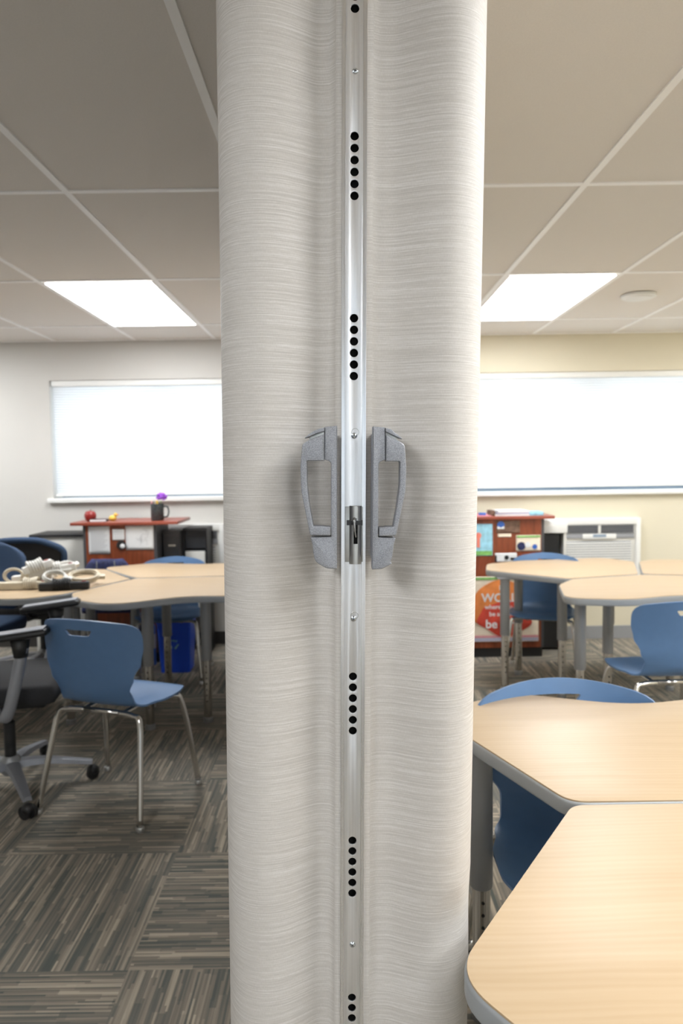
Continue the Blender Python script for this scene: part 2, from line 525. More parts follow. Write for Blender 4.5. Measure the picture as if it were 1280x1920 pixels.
# ============================================================ FOLDING PARTITION
LEAN = .017
part = thing('folding_partition', 'tall cream woven vinyl folding partition seen end-on between the two rooms', 'partition', (-.006, 0, 0))
part.rotation_euler = (0, LEAN, 0)
PH = CEIL - .012

def pleats(side, name):
    first = [(.0172, 1.0035), (.0250, 1.0045), (.0262, 1.012), (.034, 1.020), (.050, 1.021), (.070, 1.008), (.095, .992), (.120, .985), (.142, .988),
             (.160, 1.000), (.174, 1.021), (.1825, 1.050), (.1855, 1.085), (.178, 1.13), (.15, 1.18), (.10, 1.215), (.06, 1.235)]
    if side > 0:
        first = [(.0165, 1.0005), (.0245, 1.001), (.0255, 1.006), (.034, 1.010), (.052, 1.009), (.072, 1.000), (.095, .990), (.115, .986), (.132, .989),
                 (.149, 1.000), (.1615, 1.020), (.169, 1.048), (.172, 1.085), (.165, 1.13), (.14, 1.18), (.10, 1.215), (.06, 1.235)]
    head, tail = first[:3], smoothpath([(a, b, 0) for a, b in first[3:]], 4)
    prof = [Vector((a, b, 0)) for a, b in head] + tail
    # repeating pleats to the far wall
    y = 1.235
    while y < FAR - .05:
        seg = [(.06, y), (.09, y + .03), (.15, y + .08), (.172, y + .15), (.15, y + .22), (.09, y + .27), (.06, y + .293)]
        prof += [p for p in smoothpath([(a, b, 0) for a, b in seg], 3)][1:]
        y += .293
    while prof[-1].y > FAR - .004: prof.pop()
    NZ = 150
    bm = bmesh.new(); uvl = bm.loops.layers.uv.new('UVMap')
    arc = [0]
    for a, b in zip(prof, prof[1:]): arc.append(arc[-1] + (b - a).length)
    cols = []
    for j in range(NZ + 1):
        z = .012 + (PH - .014) * j / NZ
        taper = 1 + .035 * (z - 1.33)
        row = []
        for i, p in enumerate(prof):
            x, yy = p.x, p.y
            if p.y < 1.3 and x > .03:
                wv = math.sin(2 * PI * (z - .94) / .2375)
                e = math.exp(-((x - .05) / .022) ** 2)
                yy += e * .0016 * wv
                yy += .0010 * math.sin(z * 6.1 + x * 30 + side) * min(1, (x - .03) / .05)
                x = .03 + (x - .03) * taper * (1.078 if side > 0 else 1.035)
                if side > 0:   # the table corner pushes the vinyl in
                    dn = math.exp(-((z - .742) / .045) ** 2) * math.exp(-((x - .15) / .035) ** 2) if p.y < 1.12 else 0
                    dn2 = math.exp(-((z - .72) / .10) ** 2) * math.exp(-((x - .14) / .05) ** 2) if p.y < 1.12 else 0
                    yy += .006 * dn + .004 * dn2; x -= .0015 * dn
                    cr = math.exp(-((z - .80 - (x - .15) * .25) / .010) ** 2) * math.exp(-((x - .155) / .028) ** 2)
                    yy -= .0045 * cr
            row.append(bm.verts.new((side * x, yy, z)))
        cols.append((row, z))
    for j in range(NZ):
        for i in range(len(prof) - 1):
            (r0, z0), (r1, z1) = cols[j], cols[j + 1]
            f = bm.faces.new((r0[i], r0[i + 1], r1[i + 1], r1[i]))
            us = (arc[i], arc[i + 1], arc[i + 1], arc[i]); vs = (z0, z0, z1, z1)
            for l, u, v in zip(f.loops, us, vs): l[uvl].uv = (u + (3 if side > 0 else 0), v)
    return obj(name, bm, M['fabric'], part, smooth=True)
lf = pleats(-1, 'vinyl_curtain'); lf['label'] = 'left vinyl curtain face'
rf = pleats(1, 'vinyl_curtain'); rf['label'] = 'right vinyl curtain face'

# lead post: channel of aluminium with round holes
yf = .9985
loops = [[(-.0122, .01), (.0112, .01), (.0112, PH), (-.0122, PH)]]
for g in [2.078, 1.837, 1.5975, 1.1028, .8653, .631, .393, .155]:
    for k in range(6):
        z = g - .01555 * k
        if z < .03: continue
        loops.append([(-.0002 + .0057 * math.cos(2 * PI * q / 28), z + .0057 * math.sin(2 * PI * q / 28)) for q in range(28)])
slab('post_face', loops, .0022, .0002, M['alu'], part, 'XZ', yf + .0011)
obj('hole_shade_backing', B2((-.0120, yf + .012, .01), (.0110, yf + .03, PH)), M['recess_shade'], part)  # black backing paints the dark hollow behind the holes
def profile(name, pts, m):
    bm = bmesh.new(); A = [bm.verts.new((x, y, .01)) for x, y in pts]; D = [bm.verts.new((x, y, PH)) for x, y in pts]
    n = len(pts)
    for i in range(n): bm.faces.new((A[i], A[(i + 1) % n], D[(i + 1) % n], D[i]))
    bm.faces.new(A); bm.faces.new(D[::-1])
    return obj(name, bm, m, part)
profile('post_flange', [(-.0170, yf - .0005), (-.0152, yf - .0005), (-.0152, yf + .0022), (-.0130, yf + .0022), (-.0130, yf - .0005), (-.0123, yf - .0005), (-.0123, yf + .005), (-.0170, yf + .005)], M['alu_lip'])
profile('post_flange', [(.0113, yf - .0006), (.0120, yf - .0006), (.0120, yf + .003), (.0150, yf + .003), (.0150, yf - .004), (.0164, yf - .004), (.0164, yf + .006), (.0113, yf + .006)], M['alu_lip'])

for z, hole in ((1.9203, 0), (1.4388, 1), (1.1847, 2), (.7105, 0)):
    s = obj('screw', LA([(.0001, -.0020), (.0022, -.0019), (.0036, -.0012), (.0043, 0), (.0043, .001)], c=(.0004, yf, z), axis='Y'), M['zinc'], part, auto=60)
    bm = bmesh.new()
    box(bm, (.0004, yf - .0019, z), (.0040, .0006, .0009), ry=.6); box(bm, (.0004, yf - .0019, z), (.0009, .00062, .0040), ry=.6)
    obj('cross_recess', bm, M['charcoal'], s)
    if hole:
        a = obj('screw_hole_rim', bmesh.new(), M['steel'], part)
        bm = bmesh.new()
        tube(bm, [(.0018 + .0050 * math.cos(q), yf - .0001, z + .0048 + .0050 * math.sin(q)) for q in [2 * PI * i / 24 for i in range(24)]], .0004 if hole == 1 else .0006, seg=6, closed=True)
        bm.to_mesh(a.data); bm.free()

# latch
lt = bpy.data.objects.new('latch', None); C.objects.link(lt); lt.parent = part
bm = B2((-.0118, yf - .0035, 1.2650), (.0128, yf + .001, 1.3415), bevel=.0006)
obj('latch_housing', bm, M['steel'], lt, auto=40)
def latch_body(z0, z1, slot):
    lp = [[(-.0058, z0), (-.0058, z1), (.0112, z1), (.0112, z0)]]
    bm = bmesh.new()
    g = bmesh.ops.create_cone(bm, cap_ends=True, segments=32, radius1=.0085, radius2=.0085, depth=z1 - z0)
    bmesh.ops.transform(bm, matrix=Matrix.Translation((.0027, yf - .0035, (z0 + z1) / 2)) @ Matrix.Diagonal((1, .75, 1, 1)), verts=g['verts'])
    o = obj('latch_cylinder', bm, M['steel'], lt, auto=40)
    cbm = bmesh.new()
    for (a, b, r) in slot: addB2(cbm, a, b)
    cut(o, cbm)
    o.data.set_sharp_from_angle(angle=math.radians(40))
    return o
latch_body(1.3225, 1.3428, [((-.0008, .95, 1.318), (.0062, .992, 1.3255), 0)])
latch_body(1.2625, 1.3165, [((-.0001, .95, 1.2905), (.0056, .9935, 1.320), 0)])
obj('latch_neck', B2((-.0095, yf - .0055, 1.3160), (.0122, yf - .002, 1.3230)), M['charcoal'], lt)
obj('slot_shade_plate', B2((.0000, yf - .0058, 1.2906), (.0055, yf - .0054, 1.3164)), M['recess_shade'], lt)  # dark plate paints the slot's depth shade over its steel floor
obj('latch_hook', T(smoothpath([(.0016, yf - .006, 1.3260), (.0010, yf - .0115, 1.3225), (.0012, yf - .0125, 1.3150), (.0022, yf - .0110, 1.3060), (.0034, yf - .0085, 1.3000)], 5), [.0028] * 7 + [.0020] * 7 + [.0013] * 7, seg=10), M['steel'], lt, smooth=True)

# handles
plL = round_poly([(-.0394, 1.4485, .0005), (-.0225, 1.4503, .0005), (-.0225, 1.2606, .0008), (-.0360, 1.2612, .012), (-.0520, 1.2700, .02), (-.0545, 1.2850, .006), (-.0552, 1.2935, .006), (-.0581, 1.3030, .002), (-.0306, 1.3040, .001), (-.0306, 1.4030, .006), (-.0394, 1.4060, .001)])
grL = round_poly([(-.0398, 1.4390, .001), (-.0610, 1.4306, .004), (-.0685, 1.4260, .008), (-.0709, 1.3948, .08), (-.0700, 1.3650, .08), (-.0581, 1.3059, .003), (-.0314, 1.3055, .0015), (-.0314, 1.3168, .0015), (-.0398, 1.3175, 0), (-.0398, 1.3180, 0), (-.0540, 1.3180, .001), (-.0588, 1.3443, .08), (-.0622, 1.3732, .08), (-.0624, 1.4041, .002), (-.0398, 1.4041, 0)])
# the grip is one closed C whose open side sits on the mounting plate
def handle_c(plate, gripo, va, vb, label, sgn):
    h = bpy.data.objects.new('handle', None); C.objects.link(h); h.parent = part; h['label'] = label
    slab('mounting_plate', [plate], .026, .0010, M['silver_paint'], h, 'XZ', .970)
    slab('grip', [gripo], .024, .0014, M['silver_paint'], h, 'XZ', .965, bres=3)
    slab('thumb_lever', [va], .024, .0004, M['silver_paint'], h, 'XZ', .965)
    slab('lever_housing', [vb], .016, .0004, M['steel'], h, 'XZ', .970)
    obj('handle_bracket', B2((sgn * .0235, .980, 1.272), (sgn * .0300, 1.0035, 1.440)), M['silver_paint'], h)
vaL = [(-.0394, 1.4478), (-.0470, 1.4460), (-.0540, 1.4426), (-.0600, 1.4385), (-.0653, 1.4338), (-.0600, 1.4352), (-.0500, 1.4400), (-.0394, 1.4430)]
vbL = [(-.0595, 1.4362), (-.0395, 1.4436), (-.0395, 1.4380), (-.0595, 1.4308)]
handle_c(plL, grL, vaL, vbL, 'silver handle on the left side of the post', -1)
mir = lambda P: [(-x + .0015 * (abs(x) < .05) - (.0025 if abs(x) >= .05 else 0) * 1.0, z - .0006) for x, z in P]
handle_c(mir(plL), mir(grL), mir(vaL), mir(vbL), 'silver handle on the right side of the post', 1)

# ============================================================ TABLES
TH = .735
def table(outline, legs, label, rot=None):
    cx = sum(p[0] for p in outline) / len(outline); cy = sum(p[1] for p in outline) / len(outline)
    t = thing('classroom_table', label, 'table', (cx, cy, 0), 0, 'wavy-edged classroom tables')
    loc = [(p[0] - cx, p[1] - cy, p[2]) for p in outline]
    o = round_poly(loc, 10)
    slab('edge_band', [o], .034, .006, M['edge'], t, 'XY', TH - .018)
    ins = []
    n = len(o)
    for i in range(n):
        p = Vector(o[i]); a = (p - Vector(o[i - 1])); b = (Vector(o[(i + 1) % n]) - p)
        d = (a.normalized() if a.length > 1e-6 else Vector((0, 0))) + (b.normalized() if b.length > 1e-6 else Vector((0, 0)))
        d.normalize(); ins.append(tuple(p + Vector((-d.y, d.x)) * .0035 * ORI(o)))
    slab('tabletop', [ins], .004, .0004, M['wood'], t, 'XY', TH - .0005)
    for lx, ly in legs:
        x, y = lx - cx, ly - cy
        l = obj('leg', LA([(.0285, TH - .036), (.0285, .35), (.0275, .345)], c=(x, y, 0), seg=24), M['legpaint'], t, auto=40)
        bm = LA([(.0225, .346), (.0225, .03)], c=(x, y, 0), seg=20)
        f = obj('leg_extension', bm, M['chrome'], l, auto=40)
        first_hole = None
        for k in range(7):
            if first_hole is None:
                first_hole = obj('adjustment_hole', LA([(.0042, -.0008), (.0042, .001)], seg=10, axis='Y'), M['recess_shade'], l); q = first_hole
            else:
                q = first_hole.copy(); C.objects.link(q); q.parent = l
            q.location = (x, y - .0228, .12 + k * .032)
        obj('foot_cap', LA([(.019, .03), (.026, .022), (.026, 0.0)], c=(x, y, 0), seg=20), M['legpaint'], l, auto=40)
        obj('mounting_bracket', B2((x - .05, y - .05, TH - .041), (x + .05, y + .05, TH - .034)), M['legpaint'], l)
    return t
def ORI(o):
    a = sum(o[i - 1][0] * o[i][1] - o[i][0] * o[i - 1][1] for i in range(len(o)))
    return 1 if a > 0 else -1

SEAM = 1.366
# wavy trapezoid pair on the right in front
table([(.133, .90, .10), (.225, .765, .12), (.44, .735, .20), (.80, .815, .35), (1.16, .735, .2), (1.40, .772, .10), (1.49, .90, .10), (1.19, SEAM - .004, .05), (.435, SEAM - .004, .05)],
      [(.37, 1.02), (1.24, 1.02), (.52, 1.26), (1.10, 1.26)], 'maple-topped table nearest the camera with its corner pressing the partition')
table([(.435, SEAM + .004, .06), (1.19, SEAM + .004, .06), (1.46, 1.83, .09), (1.38, 1.94, .10), (1.14, 2.02, .2), (.78, 1.925, .35), (.49, 2.045, .16), (.335, 1.965, .10), (.265, 1.79, .08)],
      [(.335, 1.745), (1.24, 1.74), (.60, 1.47), (1.08, 1.47)], 'maple-topped table directly behind the nearest table, same height')
# right far cluster
table([(.88, 4.42, .09), (1.272, 4.052, .05), (1.722, 4.182, .06), (1.905, 4.70, .08), (1.78, 4.93, .16), (1.55, 4.88, .3), (1.20, 4.83, .3), (.94, 4.70, .14)],
      [(.985, 4.36), (1.29, 4.22), (1.72, 4.62), (1.15, 4.70)], 'pale-topped table with pointed left tip, in front of the right cherry podium')
table([(1.075, 3.48, .09), (1.36, 3.415, .3), (1.68, 3.53, .4), (2.00, 3.40, .3), (2.30, 3.62, .12), (2.16, 4.04, .07), (1.73, 4.155, .05), (1.285, 4.035, .06), (1.16, 3.86, .2)],
      [(1.195, 3.61), (1.45, 3.92), (2.02, 3.90), (2.15, 3.58)], 'pale-topped table between the near pair and the air conditioner table')
table([(1.745, 4.185, .05), (2.19, 4.06, .07), (2.60, 4.25, .12), (2.62, 4.60, .15), (2.30, 4.74, .3), (2.08, 4.80, .15), (1.935, 4.70, .08)],
      [(1.98, 4.33), (2.45, 4.32), (2.42, 4.58), (2.06, 4.63)], 'pale-topped table at the right edge below the air conditioner')
# left cluster
table([(-1.445, 3.82, .10), (-1.36, 3.63, .10), (-1.13, 3.47, .22), (-.80, 3.69, .3), (-.50, 3.66, .2), (-.30, 3.72, .10), (-.33, 4.36, .06), (-1.24, 4.292, .05)],
      [(-1.04, 3.80), (-.748, 3.90), (-.42, 3.85), (-1.13, 4.16)], 'pale-topped table behind the front blue chair of the left room')
table([(-1.28, 4.372, .04), (-1.225, 4.318, .05), (-.33, 4.385, .06), (-.35, 4.86, .12), (-.56, 4.97, .2), (-.95, 4.90, .3), (-1.32, 4.985, .2), (-1.58, 4.80, .10), (-1.53, 4.70, .05)],
      [(-1.36, 4.70), (-.48, 4.75), (-1.10, 4.47), (-.48, 4.48)], 'pale-topped table nearest the left cherry podium')
table([(-1.262, 4.30, .05), (-1.305, 4.35, .04), (-1.555, 4.72, .06), (-1.70, 4.74, .08), (-1.90, 4.42, .2), (-2.08, 4.02, .3), (-2.45, 3.80, .10), (-2.35, 3.66, .10), (-1.95, 3.70, .3), (-1.62, 3.67, .2), (-1.475, 3.80, .08)],
      [(-1.50, 3.90), (-1.60, 4.55), (-1.55, 4.15), (-2.12, 3.80)], 'wood-topped table at the left edge carrying the heap of power strips')

# ============================================================ BLUE SHELL CHAIRS
def make_shell_chair(label):
    t = thing('shell_chair', label, 'chair', (0, 0, 0), 0, 'blue shell chairs at the tables')
    path = smoothpath([(0, -.248, .818), (0, -.232, .755), (0, -.205, .65), (0, -.183, .55), (0, -.160, .485), (0, -.115, .447),
                       (0, -.04, .436), (0, .05, .438), (0, .13, .446), (0, .185, .447), (0, .222, .432)], 5)
    # half width along the path (0..1)
    keys = [(0, .178), (.006, .196), (.016, .208), (.035, .217), (.07, .222), (.14, .222), (.24, .212), (.34, .184), (.43, .160), (.50, .164), (.60, .190),
            (.72, .214), (.84, .217), (.92, .205), (.965, .180), (1, .140)]
    arc = [0]
    for a, b in zip(path, path[1:]): arc.append(arc[-1] + (b - a).length)
    def width(s):
        for (a, wa), (b, wb) in zip(keys, keys[1:]):
            if s <= b:
                u = (s - a) / (b - a); u = u * u * (3 - 2 * u) if a > .06 else u
                return wa + (wb - wa) * u
        return keys[-1][1]
    # resample densely
    NS, NT = 72, 26
    bm = bmesh.new(); rows = []
    svals = [0, .003, .006, .010, .016, .025, .04, .06] + [.08 + .88 * i / (NS - 14) for i in range(NS - 13)] + [.97, .98, .99, 1]
    for s in svals:
        d = s * arc[-1]; i = 0
        while i < len(arc) - 2 and arc[i + 1] < d: i += 1
        u = (d - arc[i]) / max(arc[i + 1] - arc[i], 1e-9); p = path[i].lerp(path[i + 1], min(max(u, 0), 1))
        w = width(s); row = []
        back = max(0, 1 - s / .42); seat = max(0, min(1, (s - .5) / .15))
        for k in range(NT + 1):
            q = -1 + 2 * k / NT
            x = q * w
            y = p.y; z = p.z
            y += .088 * back ** .6 * (x / .21) ** 2 if back > 0 else 0
            z -= .030 * (x / .21) ** 2 * max(0, 1 - s / .30)
            z += seat * (.016 * (x / .21) ** 2 * max(0, 1 - (s - .55) / .35) - .010 * max(0, 1 - (x / .15) ** 2) * max(0, 1 - abs(s - .7) / .2))
            y -= seat * .015 * q * q * max(0, (s - .9) / .1)
            waist = math.exp(-((s - .45) / .07) ** 2)
            y += waist * .02 * q * q; z += waist * .012 * q * q
            row.append(bm.verts.new((x, y, z)))
        rows.append(row)
    for a, b in zip(rows, rows[1:]):
        for k in range(NT): bm.faces.new((a[k], a[k + 1], b[k + 1], b[k]))
    bmesh.ops.recalc_face_normals(bm, faces=bm.faces[:])
    bmesh.ops.solidify(bm, geom=bm.faces[:], thickness=.0075)
    sh = obj('seat_shell', bm, M['blue'], t, smooth=True)
    lp = round_poly([(-.060, .011, .004), (.060, .011, .004), (.044, -.013, .012), (-.044, -.013, .012)], 5)
    cbm = bmesh.new()
    A = [cbm.verts.new((x, -.35, .764 + z)) for x, z in lp]; D = [cbm.verts.new((x, -.1, .764 + z)) for x, z in lp]
    n = len(lp)
    for i in range(n): cbm.faces.new((A[i], A[(i + 1) % n], D[(i + 1) % n], D[i]))
    cbm.faces.new(A); cbm.faces.new(D[::-1])
    cut(sh, cbm)
    sh.data.set_sharp_from_angle(angle=math.radians(50))
    # chrome tube frame
    def leg(sx, front):
        if front: pts = [(sx * .10, .130, .418), (sx * .165, .150, .416), (sx * .188, .165, .395), (sx * .205, .195, .25), (sx * .225, .225, .018)]
        else: pts = [(sx * .08, -.105, .414), (sx * .150, -.118, .412), (sx * .185, -.130, .392), (sx * .205, -.165, .24), (sx * .228, -.215, .018)]
        l = obj('leg', T(smoothpath(pts, 6), .0118, seg=14), M['chrome'], t, smooth=True)
        e = pts[-1]
        obj('glide', LA([(.014, .02), (.0165, .014), (.0165, .002), (.014, 0)], c=(e[0], e[1], 0), seg=16), M['steel'], l, auto=40)
    for sx in (-1, 1): leg(sx, True); leg(sx, False)
    bm = bmesh.new()
    tube(bm, [(-.10, .130, .418), (.10, .130, .418)], .0118, seg=12); tube(bm, [(-.08, -.105, .414), (.08, -.105, .414)], .0118, seg=12)
    tube(bm, [(-.09, -.11, .410), (-.09, .14, .414)], .010, seg=10); tube(bm, [(.09, -.11, .410), (.09, .14, .414)], .010, seg=10)
    obj('seat_frame', bm, M['chrome'], t, smooth=True)
    return t

first = make_shell_chair('blue plastic shell chair with chrome legs, standing in front of the left tables')
first.location = (-.950, 2.985, 0); first.scale = (1.06, 1, 1); first.rotation_euler = (0, 0, -.335)
def put_chair(x, y, facing, label, s=1., sz=1.):
    c = copy_tree(first); c.location = (x, y, 0); c.rotation_euler = (0, 0, facing); c['label'] = label
    c.scale = (s, s, sz)
    return c
put_chair(-1.15, 4.80, PI + .05, 'blue shell chair beyond the left tables, facing the camera over the blue bin', 1, .945)
put_chair(1.31, 4.68, PI - .35, 'blue shell chair tucked under the table in front of the right cherry podium', 1, .95)
put_chair(1.475, 3.30, .06, 'blue shell chair at the right edge turned to the pale tables, back towards the camera', 1, .97)
put_chair(.612, 1.765, PI + .02, 'blue shell chair tucked under the second maple table beside the partition', 1.16, .95)

# ============================================================ OFFICE CHAIRS
def office_chair(label, loc, rz, cushion, back, arms=True, back_h=.98, base=True, star=.0, backw=.24, rim=None):
    t = thing('office_chair', label, 'chair', loc, rz)
    hub = obj('hub', LA([(.035, .07), (.045, .085), (.045, .13), (.03, .15)], seg=20), M['legpaint'], t, auto=40)
    obj('gas_column', LA([(.024, .14), (.024, .30), (.016, .305), (.016, .44)], seg=18), M['black'], t, auto=40)
    for k in range(5):
        a = star + 2 * PI * k / 5; ca, sa = math.cos(a), math.sin(a)
        R_ = .337
        pts = [(ca * .03, sa * .03, .115), (ca * .15, sa * .15, .112), (ca * R_, sa * R_, .078)]
        bm = bmesh.new(); rows = []
        for (x, y, z), w, h in zip(smoothpath(pts, 5), [.034 - .0016 * i for i in range(11)], [.030 - .0013 * i for i in range(11)]):
            rows.append([bm.verts.new((x - sa * dx * w, y + ca * dx * w, z + dz * h)) for dx, dz in ((-1, -.5), (-.8, .4), (0, .62), (.8, .4), (1, -.5), (0, -.3))])
        for A, D in zip(rows, rows[1:]):
            for j in range(6): bm.faces.new((A[j], A[(j + 1) % 6], D[(j + 1) % 6], D[j]))
        bm.faces.new(rows[0]); bm.faces.new(rows[-1])
        sp = obj('base_spoke', bm, M['silver_paint'], t, auto=50)
        bm = bmesh.new()
        px, py = -sa, ca
        for off in (-.014, .014):
            g = lathe(bm, [(.018, -.009), (.0275, -.008), (.0275, .008), (.018, .009)], seg=18, axis='Y')
        # twin wheels
        bm.free(); bm = bmesh.new()
        for off in (-.015, .015):
            g = bmesh.ops.create_cone(bm, cap_ends=True, segments=20, radius1=.0275, radius2=.0275, depth=.017)
            bmesh.ops.transform(bm, matrix=Matrix.Translation((ca * R_ + px * off * .8, sa * R_ + py * off * .8, .0278)) @ Matrix.Rotation(a + .6, 4, 'Z') @ Matrix.Rotation(PI / 2, 4, 'X'), verts=g['verts'])
        sph(bm, (ca * R_, sa * R_, .040), .026, (1, 1, .9), 12, 8)
        obj('caster', bm, M['black'], sp, auto=50)
    bm = B((0, 0, .475), (.50, .50, .085), bevel=.035)
    obj('seat', bm, cushion, t, smooth=True)
    obj('seat_pan', B((0, 0, .428), (.40, .40, .03), bevel=.01), M['black'], t, auto=40)
    obj('tilt_mechanism', B((0, 0, .40), (.16, .22, .05), bevel=.01), M['black'], t, auto=40)
    # curved backrest
    bm = bmesh.new(); rows = []
    for i in range(15):
        v = i / 14; z = .56 + (back_h - .56) * v
        w = backw * (1 - .25 * (1 - v) ** 2) * (1 - max(0, (v - .72) / .28) ** 2.4 * .62)
        rows.append([bm.verts.new((w * q, -.27 - .05 * v + .035 * (w * q / .22) ** 2 - .03 * math.exp(-((v - .25) / .2) ** 2) * -1, z - .012 * abs(q) ** 3 * v)) for q in [-1 + k / 7 for k in range(15)]])
    for A, D in zip(rows, rows[1:]):
        for k in range(14): bm.faces.new((A[k], A[k + 1], D[k + 1], D[k]))
    bmesh.ops.recalc_face_normals(bm, faces=bm.faces[:])
    bmesh.ops.solidify(bm, geom=bm.faces[:], thickness=.035)
    b = obj('backrest', bm, back, t, smooth=True)
    if rim:
        edge = [(r[0], r[1], r[2]) for r in []]
        pts = []
        for i in range(4, 15):
            v = i / 14; z = .56 + (back_h - .56) * v
            w = backw * (1 - .25 * (1 - v) ** 2) * (1 - max(0, (v - .72) / .28) ** 2.4 * .62)
            pts.append((w, -.27 - .05 * v + .035 * (w / .22) ** 2 + .03 * math.exp(-((v - .25) / .2) ** 2), z - .012 * v))
        full = [(-x, y, z) for x, y, z in pts] + [(x, y, z) for x, y, z in pts[::-1]]
        obj('back_rim', T(smoothpath(full, 3), .021, seg=8), rim, b, smooth=True)
    obj('back_bar', T(smoothpath([(0, -.10, .41), (0, -.26, .42), (0, -.305, .50), (0, -.30, .70)], 5), .022, seg=10), M['black'], t, smooth=True)
    if arms:
        for sx in (-1, 1):
            a = obj('armrest', T(smoothpath([(sx * .20, .02, .41), (sx * .30, .07, .415), (sx * .315, .10, .47), (sx * .312, .155, .70)], 5), [.020] * 6 + [.024] * 10, seg=12), M['silver_paint'], t, smooth=True)
            obj('arm_collar', T([(sx * .312, .145, .66), (sx * .312, .145, .730)], [.026, .038], seg=14), M['black'], a, smooth=True)
            obj('arm_pad', B((sx * .312, .12, .745), (.085, .27, .026), bevel=.012, rx=.11), M['black'], a, smooth=True)
            obj('arm_trim', B((sx * .312, .12, .761), (.066, .245, .006), bevel=.0025, rx=.11), M['silver_paint'], a, auto=50)
    return t
office_chair('black office chair with silver arms and star base beside the front blue chair', (-1.465, 3.10, 0), -PI / 2 + .16, M['blackcloth'], M['blackcloth'], star=PI / 2 + .129)
office_chair('dark office chair with blue-rimmed rounded back beyond the heap of power strips', (-2.08, 4.97, 0), 0., M['blackcloth'], M['blackcloth'], arms=False, back_h=.95, star=.733, backw=.27, rim=M['navy'])
office_chair('navy office chair cut by the left edge, beside the heap of power strips', (-2.17, 4.13, 0), PI, M['navy'], M['navy'], arms=False, back_h=.955, star=.9, backw=.25)

# low navy mesh chair back in front of the podium
t = thing('mesh_back_chair', 'low navy mesh-backed chair standing in front of the left cherry podium', 'chair', (-1.59, 4.98, 0))
bm = bmesh.new(); rows = []
for i in range(9):
    v = i / 8; z = .50 + .285 * v; w = .165 * (1 - .35 * max(0, (v - .6) / .4) ** 2)
    rows.append([bm.verts.new((w * q, -.13 + .03 * q * q, z)) for q in [-1 + k / 6 for k in range(13)]])
for A, D in zip(rows, rows[1:]):
    for k in range(12): bm.faces.new((A[k], A[k + 1], D[k + 1], D[k]))
bmesh.ops.recalc_face_normals(bm, faces=bm.faces[:]); bmesh.ops.solidify(bm, geom=bm.faces[:], thickness=.02)
obj('backrest', bm, M['navymesh'], t, smooth=True)
for x in (-.06, .06): obj('back_rib', T([(x, -.140, .52), (x, -.140, .775)], .004, seg=6), M['charcoal'], t, smooth=True)
obj('seat', B((0, -.01, .44), (.36, .26, .05), bevel=.02), M['navymesh'], t, smooth=True)
for sx in (-1, 1):
    for yy in (-.11, .08):
        obj('leg', T([(sx * .15, yy, .42), (sx * .165, yy * 1.05, 0)], .010, seg=10), M['charcoal'], t, smooth=True)
obj('back_post', T([(-.10, -.115, .43), (-.10, -.125, .55)], .010, seg=8), M['charcoal'], t)
obj('back_post', T([(.10, -.115, .43), (.10, -.125, .55)], .010, seg=8), M['charcoal'], t)

# ============================================================ PODIUMS
def podium(x0, x1, label, label_front=None, y=5.12, h=1.015):
    t = thing('podium', label, 'podium', ((x0 + x1) / 2, y, 0))
    w = (x1 - x0) / 2
    obj('front_panel', B2((-w + .02, 0, .07), (w - .02, .018, h - .022)), M['cherry'], t)
    for s in (-1, 1):
        obj('side_panel', B2((s * (w - .02), 0, .07), (s * w, .36, h - .022)), M['charcoal'], t)
    obj('plinth', B2((-w + .01, .01, 0), (w - .01, .35, .07)), M['black'], t)
    obj('shelf', B2((-w + .02, .02, .60), (w - .02, .34, .618)), M['cherry'], t)
    return t
pl = podium(-1.835, -1.315, 'cherry podium with papers taped on, near the grey-white wall')
obj('top_board', B2((-.34, -.03, .993), (.42, .40, 1.015), bevel=.003), M['cherry_top'], pl, auto=40)
pr_ = podium(.83, 1.435, 'cherry podium with posters taped on, near the pale yellow wall')
obj('top_board', B2((-.38, -.03, .993), (.37, .40, 1.015), bevel=.003), M['cherry_top'], pr_, auto=40)

def sheet(name, x0, x1, z0, z1, m, label, cat, y=5.118, group=None):
    t = thing(name, label, cat, ((x0 + x1) / 2, y, z0), 0, group)
    w = (x1 - x0) / 2; h = z1 - z0
    bm = bmesh.new(); n = 8; rows = []
    for i in range(n + 1):
        v = i / n
        rows.append([bm.verts.new((-w + 2 * w * k / n, -.0012 - .003 * (1 - v) ** 2 * (k / n) ** 2, h * v)) for k in range(n + 1)])
    for A, D in zip(rows, rows[1:]):
        for k in range(n): bm.faces.new((A[k], A[k + 1], D[k + 1], D[k]))
    bmesh.ops.recalc_face_normals(bm, faces=bm.faces[:]); bmesh.ops.solidify(bm, geom=bm.faces[:], thickness=.0006)
    obj('sheet', bm, m, t, smooth=True)
    return t, w, h
s, w, h = sheet('paper_note', -1.795, -1.645, .79, .985, M['paper'], 'white lined note at the left of the left podium front', 'paper')
bm = bmesh.new()
for k in range(13): addB2(bm, (-w + .015, -.0052, h - .025 - k * .012), (w - .015 - (k % 3) * .012, -.0046, h - .027 - k * .012))
obj('written_lines', bm, M['ink'], s)
s, w, h = sheet('index_card', -1.625, -1.54, .885, .965, M['paper'], 'small white card between two larger papers on the left podium', 'paper')
bm = bmesh.new()
for k in range(3): addB2(bm, (-w + .012, -.0052, h - .02 - k * .018), (w - .012, -.0046, h - .0215 - k * .018))
obj('written_lines', bm, M['ink'], s)
s, w, h = sheet('pencil_drawing', -1.532, -1.335, .815, .985, M['paper'], 'white sheet with a pencil drawing at the right of the left podium', 'paper')
bm = bmesh.new()
rnd = random.Random(3)
for k in range(9):
    a = rnd.uniform(0, 6); cx = rnd.uniform(-.02, .05); cz = rnd.uniform(.04, .13)
    tube(bm, smoothpath([(cx + .018 * math.cos(a + q) * rnd.uniform(.5, 1.3), -.0052, cz + .022 * math.sin(a + q)) for q in (0, .9, 1.8, 2.7)], 4), .0008, seg=4)
